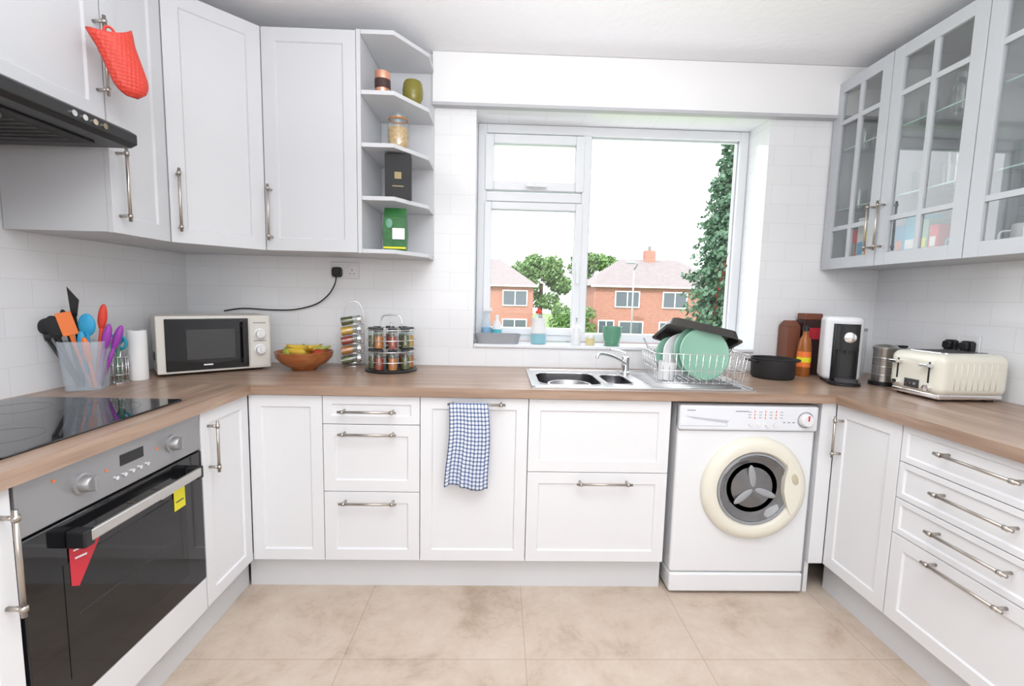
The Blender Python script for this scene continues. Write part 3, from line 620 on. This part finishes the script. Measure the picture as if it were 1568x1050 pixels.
# ------------------------------------------------------------ utensil tub
ut=grp('utensil_holder',(-1.528,1.715,.9005),20)
def vessel(name,r0,r1,h,m,par,ax=1.0,t=.003,n=6,poly=None):
    lv=[(r0,0),(r1,h),(r1-t,h),(r0-t,t)]; v=[];f=[]
    for r,z in lv:
        for x,y in rrect(-r,r,-r*ax,r*ax,r*.35,n): v.append((x,y,z))
    N=len(v)//4
    for k in range(3): f+=[(k*N+i,k*N+(i+1)%N,(k+1)*N+(i+1)%N,(k+1)*N+i) for i in range(N)]
    f+=[tuple(range(N))[::-1],tuple(3*N+i for i in range(N))]
    return mk(name,v,f,m,par,smooth=False)
vessel('tub',.055,.068,.18,M_clearp,ut,.8)
def utensil(dx,dy,lean,az,ln,m,head,mh=None):
    Mx=T(dx,dy,.008)@RZ(az)@RY(lean)
    tubes('utensil_handle',[[(0,0,0),(0,0,ln)]],.0065,m,ut,Mx,seg=10)
    mh=mh or m
    if head=='spoon': ell('spoon_head',.026,.008,.042,mh,ut,Mx@T(0,0,ln+.03))
    elif head=='spat': box('spatula_head',-.022,.022,-.003,.003,ln,ln+.085,mh,ut,.002,2,Mx@RZ(35))
    elif head=='ladle': ell('ladle_head',.036,.022,.03,mh,ut,Mx@T(0,0,ln+.02))
    elif head=='grip': ell('grip_head',.014,.011,.05,mh,ut,Mx@T(0,0,ln-.01))
    elif head=='turner': mk('turner_head',[(-.008,-.002,ln),(.008,-.002,ln),(.022,-.002,ln+.06),(-.006,-.002,ln+.11),(-.008,.002,ln),(.008,.002,ln),(.022,.002,ln+.06),(-.006,.002,ln+.11)],BF,mh,ut,Mx)
utensil(-.02,.01,-20,0,.22,M_blackm,'ladle'); utensil(-.02,-.015,-14,0,.20,M_blackm,'spoon'); utensil(-.01,.02,-5,0,.26,M_black,'turner'); utensil(-.012,.0,-9,0,.25,M_black,'grip')
utensil(.02,-.02,-14,0,.20,M_orange,'spat'); utensil(.01,.0,0,0,.20,M_blue,'spoon'); utensil(.02,.015,7,0,.27,M_red,'grip')
utensil(.03,-.01,12,0,.20,M_purple,'grip'); utensil(.035,.01,18,0,.20,M_purple,'grip'); utensil(-.03,.02,-25,0,.20,M_dark,'spoon'); utensil(.01,-.02,-3,0,.17,M_blue,'grip')
utensil(.036,-.03,-8,0,.15,M_orange,'grip')
sc2=grp('scissors_pot',(-1.515,1.838,.9005),0)
P=[('c',circ(0,0,z,.032,24)) for z in (.003,.035,.07,.105)]+[[(.032*math.cos(a),.032*math.sin(a),.0),(.032*math.cos(a),.032*math.sin(a),.105)] for a in [k*math.pi/7 for k in range(14)]]
tubes('wire_pot',P,.0016,M_chrome,sc2,seg=6); cyl('pot_base',.031,0,.004,M_chrome,sc2)
tubes('scissor_handles',[('c',[(x*.016-.016,0,.165+y*.024) for x,y in [(math.cos(k*math.pi/8),math.sin(k*math.pi/8)) for k in range(16)]]),('c',[(x*.016+.018,.004,.16+y*.024) for x,y in [(math.cos(k*math.pi/8),math.sin(k*math.pi/8)) for k in range(16)]]),('c',[(x*.014+.0,.014,.178+y*.02) for x,y in [(math.cos(k*math.pi/8),math.sin(k*math.pi/8)) for k in range(16)]])],.005,M_teal,sc2)
tubes('scissor_blades',[[(-.010,0,.14),(.006,0,.01)],[(.012,.004,.135),(-.006,.004,.01)],[(0,.014,.16),(0,.014,.01)]],.004,M_knife,sc2)
tubes('green_peeler',[[(.01,-.012,.01),(.018,-.016,.15)]],.006,M_green,sc2)
g=grp('paper_towel_roll',(-1.492,1.912,.9005)); lathe('roll',[(.016,0),(.032,0),(.033,.004),(.033,.202),(.031,.205),(.016,.205)],M_paper,g,None,36,cap=False); lathe('core',[(.016,.0),(.016,.205)],M_brown,g,None,24,cap=False)
# ------------------------------------------------------------ tea towel
def towel():
    nx,nz=36,40; v=[];f=[];uvs=[]
    X0,X1=-.198,-.040; yh=DY-.034
    zt=.836+.0085
    def prof(s):
        back=.10; front=.333; tot=back+front+.022
        d=s*tot
        if d<back: return (yh+.0095, zt-.012-(back-d))
        if d<back+.022:
            a=(d-back)/.022*math.pi; return (yh+.0095*math.cos(a), zt-.012+.0115*math.sin(a)+0)
        return (yh-.0095,(zt-.012)-(d-back-.022))
    for j in range(nz+1):
        s=j/nz; y,z=prof(s)
        dn=max(0,(zt-z)/.38) if s>.24 else 0
        for i in range(nx+1):
            t=i/nx
            wdt=1+.14*dn; x=(X0+X1)/2+(t-.5)*(X1-X0)*wdt+.006*math.sin(dn*5)
            fold=.009*math.sin(t*16+dn*1.2)*(0.25+dn)+.004*math.sin(t*37)*dn
            yy=y-(abs(fold)+.5*fold+.002*dn if s>.24 else 0)
            zz=z-(.015*t*dn-.010*math.sin(t*7)*dn)
            v.append((x,yy,zz)); uvs.append((t*.42,s*1.05))
    for j in range(nz):
        for i in range(nx): a=j*(nx+1)+i; f.append((a,a+1,a+nx+2,a+nx+1))
    me=bpy.data.meshes.new('tea_towel'); me.from_pydata(v,[],f); ul=me.uv_layers.new(name='UVMap')
    for p in me.polygons:
        p.use_smooth=True
        for li in p.loop_indices: ul.data[li].uv=uvs[me.loops[li].vertex_index]
    me.materials.append(M_plaid); o=bpy.data.objects.new('tea_towel',me); link(o)
    s=o.modifiers.new('s','SOLIDIFY'); s.thickness=.0015; s.offset=0
towel()
# ------------------------------------------------------------ oven mitt
om=grp('silicone_oven_mitt',(-1.205,1.512,2.052),-36)
v=[];f=[];N=28;K=18; Ht=.185
Mm=RX(19)
for k in range(K+1):
    t=k/K; z=-t*Ht
    wd=.052*(1-.12*t) if t<.68 else .052*.918*math.sqrt(max(0,1-((t-.68)/.32)**2))
    wd=max(wd,.001); th=.028*(1-.25*t) if t<.68 else .028*.83*math.sqrt(max(0.0005,1-((t-.68)/.32)**2))
    if t<.2: wd*=1+.14*(1-t/.2)
    for i in range(N):
        a=2*math.pi*i/N; v.append((th*math.cos(a),wd*math.sin(a),z-(.008*math.cos(2*a) if k==0 else 0)))
for k in range(K):
    for i in range(N): f.append((k*N+i,k*N+(i+1)%N,(k+1)*N+(i+1)%N,(k+1)*N+i))
m2,nt,b=new_mat('red_silicone_dimpled'); b.inputs['Base Color'].default_value=(.66,.05,.03,1); b.inputs['Roughness'].default_value=.4
vo=nt.nodes.new('ShaderNodeTexVoronoi'); vo.inputs['Scale'].default_value=95; vo.inputs['Randomness'].default_value=.1; tc=nt.nodes.new('ShaderNodeTexCoord'); nt.links.new(tc.outputs['Object'],vo.inputs['Vector'])
bp=nt.nodes.new('ShaderNodeBump'); bp.inputs['Strength'].default_value=.8; bp.inputs['Distance'].default_value=.004; nt.links.new(vo.outputs[0],bp.inputs['Height']); nt.links.new(bp.outputs[0],b.inputs['Normal'])
o=mk('mitt_body',v,f,m2,om,Mm,smooth=True); s=o.modifiers.new('s','SOLIDIFY'); s.thickness=.004
tubes('hanging_loop',[('c',[(-.01,.012*math.cos(k*math.pi/8),.004+.014*math.sin(k*math.pi/8)) for k in range(16)])],.004,M_red,om)
# ------------------------------------------------------------ shelf items
g=grp('copper_candle',(-.540,2.145,2.1565)); lathe('cup',[(0,0),(.032,0),(.034,.004),(.034,.092),(.031,.092),(.031,.075),(0,.075)],M_copper,g,None,28,cap=False); lathe('label',[(.0345,.02),(.0345,.06)],M_dbrown,g,None,28,cap=False)
g=grp('olive_glass_vase',(-.425,2.245,2.1565)); lathe('vase',[(0,0),(.03,0),(.045,.03),(.048,.06),(.044,.09),(.038,.102),(.034,.102),(.040,.088),(.044,.06),(.028,.008),(0,.006)],M_olive,g,None,32,cap=False)
g=grp('storage_jar',(-.480,2.185,1.9365)); lathe('contents',[(0,.004),(.044,.004),(.044,.09),(0,.098)],M_pasta,g,None,28); lathe('glass',[(.049,0),(.050,.01),(.050,.105),(.040,.122),(.040,.128)],M_pane3,g,None,28,cap=False); lathe('lid',[(.042,.128),(.043,.132),(.041,.148),(.02,.154),(0,.166)],M_pane3,g,None,28,cap=False); tubes('seal',[('c',circ(0,0,.129,.041,28))],.003,M_spo,g)
g=grp('black_gift_box',(-.480,2.19,1.7085),8); box('box',-.058,.058,-.04,.04,0,.20,M_blackm,g,.002); box('emblem',-.015,.015,-.0412,-.040,.09,.12,mat('gold_print',(.35,.28,.12),.4),g); box('emblem_text',-.025,.025,-.0412,-.040,.055,.060,mat('gold_print2',(.3,.25,.12),.4),g)
g=grp('coffee_packet',(-.490,2.17,1.4765),5)
vv=[(-.05,-.03,0),(.05,-.03,0),(.05,.03,0),(-.05,.03,0),(-.055,-.034,.08),(.055,-.034,.08),(.055,.034,.08),(-.055,.034,.08),(-.05,-.02,.15),(.05,-.02,.15),(.05,.02,.15),(-.05,.02,.15),(-.05,-.003,.195),(.05,-.003,.195),(.05,.003,.195),(-.05,.003,.195)]
ff=[(0,1,2,3)]+[(4*k+i,4*k+(i+1)%4,4*k+4+(i+1)%4,4*k+4+i) for k in range(3) for i in range(4)]+[(12,13,14,15)]
mk('packet',vv,ff,M_gpack,g,bevel=.004); box('label',-.01,.045,-.0375,-.035,.05,.10,M_paper,g); ell('label_leaf',.016,.003,.022,M_green,g,T(-.025,-.033,.12)); boxes('band',[(-.05,.05,-.0345,-.031,.008,.016)],M_yellow,g)
# ------------------------------------------------------------ window sill items
yS=W+.06
g=grp('grey_tray',(-.01,yS,SZ+.0005)); vessel('tray',.115,.128,.052,M_greyp,g,.38)
g=grp('blue_spray_bottle',(-.075,yS+.095,SZ+.0005)); lathe('bottle',[(0,0),(.028,0),(.03,.01),(.03,.10),(.012,.145),(.012,.17)],M_clearp,g,None,24); lathe('liquid',[(0,.002),(.0275,.002),(.0275,.08),(0,.08)],M_blue,g,None,24); box('trigger_head',-.02,.03,-.012,.012,.17,.19,M_whitep,g,.003); 
g=grp('white_cleaner_bottle',(-.015,yS+.10,SZ+.0005)); lathe('bottle',[(0,0),(.024,0),(.026,.01),(.026,.09),(.01,.125),(.01,.15),(0,.15)],M_whitep,g,None,24); lathe('band',[(.0265,.02),(.0265,.07)],M_cyan,g,None,24,cap=False)
g=grp('washing_up_bottle',(.215,yS-.005,SZ+.0005))
def ovb(n,prof,m,ax=.6): lathe(n,prof,m,g,SC(1,ax,1),28)
ovb('liquid',[(0,.002),(.038,.002),(.041,.01),(.041,.055),(0,.055)],M_cyan); ovb('bottle',[(0,0),(.041,0),(.045,.01),(.045,.075),(.032,.11),(.036,.145),(.015,.165),(.015,.17)],M_clearp); ovb('label',[(.0455,.06),(.046,.075),(.034,.11),(.037,.14)],M_whitep)
lathe('cap',[(.018,.168),(.018,.18),(.008,.19),(.008,.198),(0,.198)],M_red,g,None,20)
g=grp('white_soap_dispenser',(.422,yS-.02,SZ+.0005)); lathe('bottle',[(0,0),(.025,0),(.027,.005),(.027,.09),(.018,.105),(.01,.11),(.01,.125),(0,.125)],M_white,g,None,24); tubes('pump',[[(0,0,.12),(0,0,.152),(-.0,-.028,.15)]],.004,M_white,g)
g=grp('yellow_candle_jar',(.505,yS+.0,SZ+.0005)); lathe('jar',[(0,0),(.024,0),(.026,.006),(.026,.045),(0,.045)],mat('wax_yellow',(.70,.60,.32),.4),g,None,24); lathe('rim',[(.027,.04),(.027,.055),(.024,.055),(.024,.045)],M_whitep,g,None,24,cap=False)
g=grp('green_cup',(.622,yS-.02,SZ+.0005)); lathe('cup',[(0,0),(.035,0),(.038,.005),(.05,.06),(.053,.105),(.049,.105),(.046,.06),(.034,.008),(0,.008)],M_green,g,None,32,cap=False); lathe('saucer_rim',[(.04,0),(.045,.004),(.04,.008)],M_green,g,None,32,cap=False)
g=grp('dried_twig_vase',(1.20,yS+.04,SZ+.0005)); lathe('vase',[(0,0),(.022,0),(.026,.03),(.012,.08),(.012,.09)],M_whitep,g,None,20,cap=False)
tubes('twig',[crom([(0,0,.01),(.01,0,.18),(.03,.01,.30),(.045,0,.42),(.075,.01,.53)],5),crom([(.012,0,.2),(.03,.01,.28),(.05,.015,.33)],4),crom([(.03,0,.30),(.02,.01,.40),(.035,.01,.47)],4)],.0022,M_bark,g,seg=6)
for k in range(22):
    t=random.random(); ell('bud',.005,.005,.008,M_spr if k%3==0 else M_bark,g,T(.01+.06*t+random.uniform(-.012,.012),random.uniform(-.01,.01),.17+.36*t),8,6)
# ------------------------------------------------------------ outside
gz=-2.8
box('ground',-60,80,W+4,120,gz-.2,gz,M_grass)
def house(name,x0,x1,y0,y1,ze,zr,wins,hip=3.0,chim=True):
    g=grp(name); 
    o=box('brick_walls',x0,x1,y0,y1,gz,ze,[M_brick,M_brickS],g)
    for p in o.data.polygons:
        if abs(p.normal.x)>.5: p.material_index=1
    e=.35; ym=(y0+y1)/2
    mk('hip_roof',[(x0-e,y0-e,ze),(x1+e,y0-e,ze),(x1+e,y1+e,ze),(x0-e,y1+e,ze),(x0+hip,ym,zr),(x1-hip,ym,zr)],[(0,1,5,4),(1,2,5),(2,3,4,5),(3,0,4),(0,3,2,1)],M_roof,g)
    box('gutter',x0-e,x1+e,y0-e-.05,y0-e,ze-.12,ze,M_upvc,g)
    if chim:
        xm=(x0+x1)/2; box('chimney',xm-.45,xm+.45,ym-.4,ym+.4,zr-1,zr+.8,M_brick,g); cyl('chimney_pot',.15,zr+.8,zr+1.2,M_roof,g,T(xm,ym,0))
    fr=[];gl=[]
    for cx,cz,w,h in wins:
        gl.append((cx-w/2,cx+w/2,y0-.06,y0-.02,cz-h/2,cz+h/2))
        t=.09
        for q in ((cx-w/2-t,cx-w/2,cz-h/2-t,cz+h/2+t),(cx+w/2,cx+w/2+t,cz-h/2-t,cz+h/2+t),(cx-w/2,cx+w/2,cz+h/2,cz+h/2+t),(cx-w/2,cx+w/2,cz-h/2-t,cz-h/2),(cx-.04,cx+.04,cz-h/2,cz+h/2)): fr.append((q[0],q[1],y0-.1,y0-.001,q[2],q[3]))
    boxes('window_glass',gl,M_hwin,g); boxes('window_frames',fr,M_upvc,g)
house('brick_house',7.8,19.0,38,45,2.4,4.9,[(10.6,1.3,1.9,1.2),(14.6,1.3,1.9,1.2),(17.9,1.3,1.4,1.2),(8.9,-1.3,1.2,1.5),(11.0,-1.3,1.9,1.4),(14.4,-1.3,1.9,1.4)])
house('brick_house',-7.0,2.9,40,47,2.3,4.8,[(1.3,1.2,2.0,1.2),(-2.5,1.2,2.0,1.2),(1.3,-1.4,2.0,1.4),(-2.5,-1.4,2.2,1.4)])
house('brick_house',24.0,36.0,42,49,2.3,4.9,[(26,1.2,1.9,1.2),(30,1.2,1.9,1.2)])
def foliage(name,blobs,n,s,m,trunk=None):
    g=grp(name); v=[];f=[]
    for (cx,cy,cz,rx,ry,rz) in blobs:
        for _ in range(n):
            while True:
                p=Vector((random.uniform(-1,1),random.uniform(-1,1),random.uniform(-1,1)))
                if .35<p.length<=1: break
            c=Vector((cx+p.x*rx,cy+p.y*ry,cz+p.z*rz)); a=Vector((random.gauss(0,1),random.gauss(0,1),random.gauss(0,1))).normalized(); b=a.orthogonal().normalized(); c2=a.cross(b)
            k=len(v); ss=s*random.uniform(.6,1.3)
            v+=[tuple(c+b*ss),tuple(c+c2*ss*.6),tuple(c-b*ss),tuple(c-c2*ss*.6)]; f.append((k,k+1,k+2,k+3))
    me=bpy.data.meshes.new('leaves'); me.from_pydata(v,[],f); me.materials.append(m); link(bpy.data.objects.new('leaves',me),g)
    if trunk: tubes('trunk',[[(trunk[0],trunk[1],gz),(trunk[0],trunk[1],trunk[2])]],trunk[3],M_bark,g)
def rb(cx,cy,cz,R,n,r): return [(cx+random.uniform(-1,1)*R,cy+random.uniform(-1,1)*R*.5,cz+random.uniform(-.7,.9)*R,r,r,r*.8) for _ in range(n)]
foliage('deciduous_tree',rb(4.9,55,2.8,3.2,20,1.3),420,.22,M_leaf,(4.9,55,3,.25))
foliage('deciduous_tree',rb(11.6,56,4.0,2.4,14,1.3),420,.22,M_leaf,(11.6,56,4,.25))
foliage('garden_shrub',rb(5.6,37,-.9,1.5,12,.8),300,.12,M_leaf,(5.6,37,-1,.1))
# tall conifer: stacked drooping whorls that narrow towards the top
bl=[]; cxn,cyn=11.35,21.5; H=13.6
for k in range(46):
    t=k/46; z=gz+.5+t*H; rr=(2.35*(1-t)**.55+.35)*(1+.14*math.sin(k*2.3))
    nb=9 if t<.7 else 6
    for j in range(nb):
        a=j*6.283/nb+k*.7+random.uniform(-.3,.3); q=rr*random.uniform(.45,.75)
        bl.append((cxn+math.cos(a)*q,cyn+math.sin(a)*q,z-.12*q,rr*.36,rr*.36,.30))
    bl.append((cxn,cyn,z,rr*.45,rr*.45,.3))
foliage('conifer_tree',bl,70,.13,M_conif,(cxn,cyn,9,.2))
g=grp('street_lamp'); tubes('post',[[(9.9,34,gz),(9.9,34,3.6)],[(9.9,34,3.5),(10.1,33.8,3.9),(9.6,33.6,4.0)]],.06,M_greyp,g); box('lamp_head',9.2,9.8,33.5,33.8,3.9,4.1,M_greyp,g,.05)
# ------------------------------------------------------------ light
w=bpy.data.worlds.new('sky'); bpy.context.scene.world=w; w.use_nodes=True; nt=w.node_tree; bg=nt.nodes['Background']
bg.inputs[0].default_value=(.94,.97,1,1); bg.inputs[1].default_value=3.2
def area(name,loc,rot,sx,sy,p,col=(1,1,1)):
    l=bpy.data.lights.new(name,'AREA'); l.shape='RECTANGLE'; l.size=sx; l.size_y=sy; l.energy=p; l.color=col
    o=bpy.data.objects.new(name,l); o.location=loc; o.rotation_euler=[math.radians(a) for a in rot]; link(o); return o
area('overhead_fill',(.2,.2,2.46),(0,0,0),1.2,1.2,17,(.97,.98,1))  # added fill under the ceiling, no visible fitting
area('front_fill',(.2,-1.2,1.7),(70,0,0),2.4,1.4,30,(.97,.985,1))  # added large fill behind the camera, aimed into the room
area('upward_fill',(.2,.55,1.85),(180,0,0),1.2,1.2,40,(.97,.985,1))  # added fill aimed up to brighten the ceiling
s=bpy.data.lights.new('sun','SUN'); s.energy=3.0; s.angle=.02; so=bpy.data.objects.new('sun',s); so.rotation_euler=(math.radians(48),0,math.radians(-25)); link(so)
# ------------------------------------------------------------ camera
f=698.8; th,ps,ro=.1002,-.0282,.0227
R=Matrix.Rotation(ps,3,'Z')@Matrix.Rotation(math.pi/2-th,3,'X')@Matrix.Rotation(ro,3,'Z')
c=bpy.data.cameras.new('camera'); co=bpy.data.objects.new('camera',c); link(co)
co.matrix_world=T(0,0,1.2759)@R.to_4x4(); c.sensor_width=36; c.lens=f/1568*36; c.clip_start=.02; c.clip_end=500
bpy.context.scene.camera=co
bpy.context.scene.view_settings.view_transform='Standard'
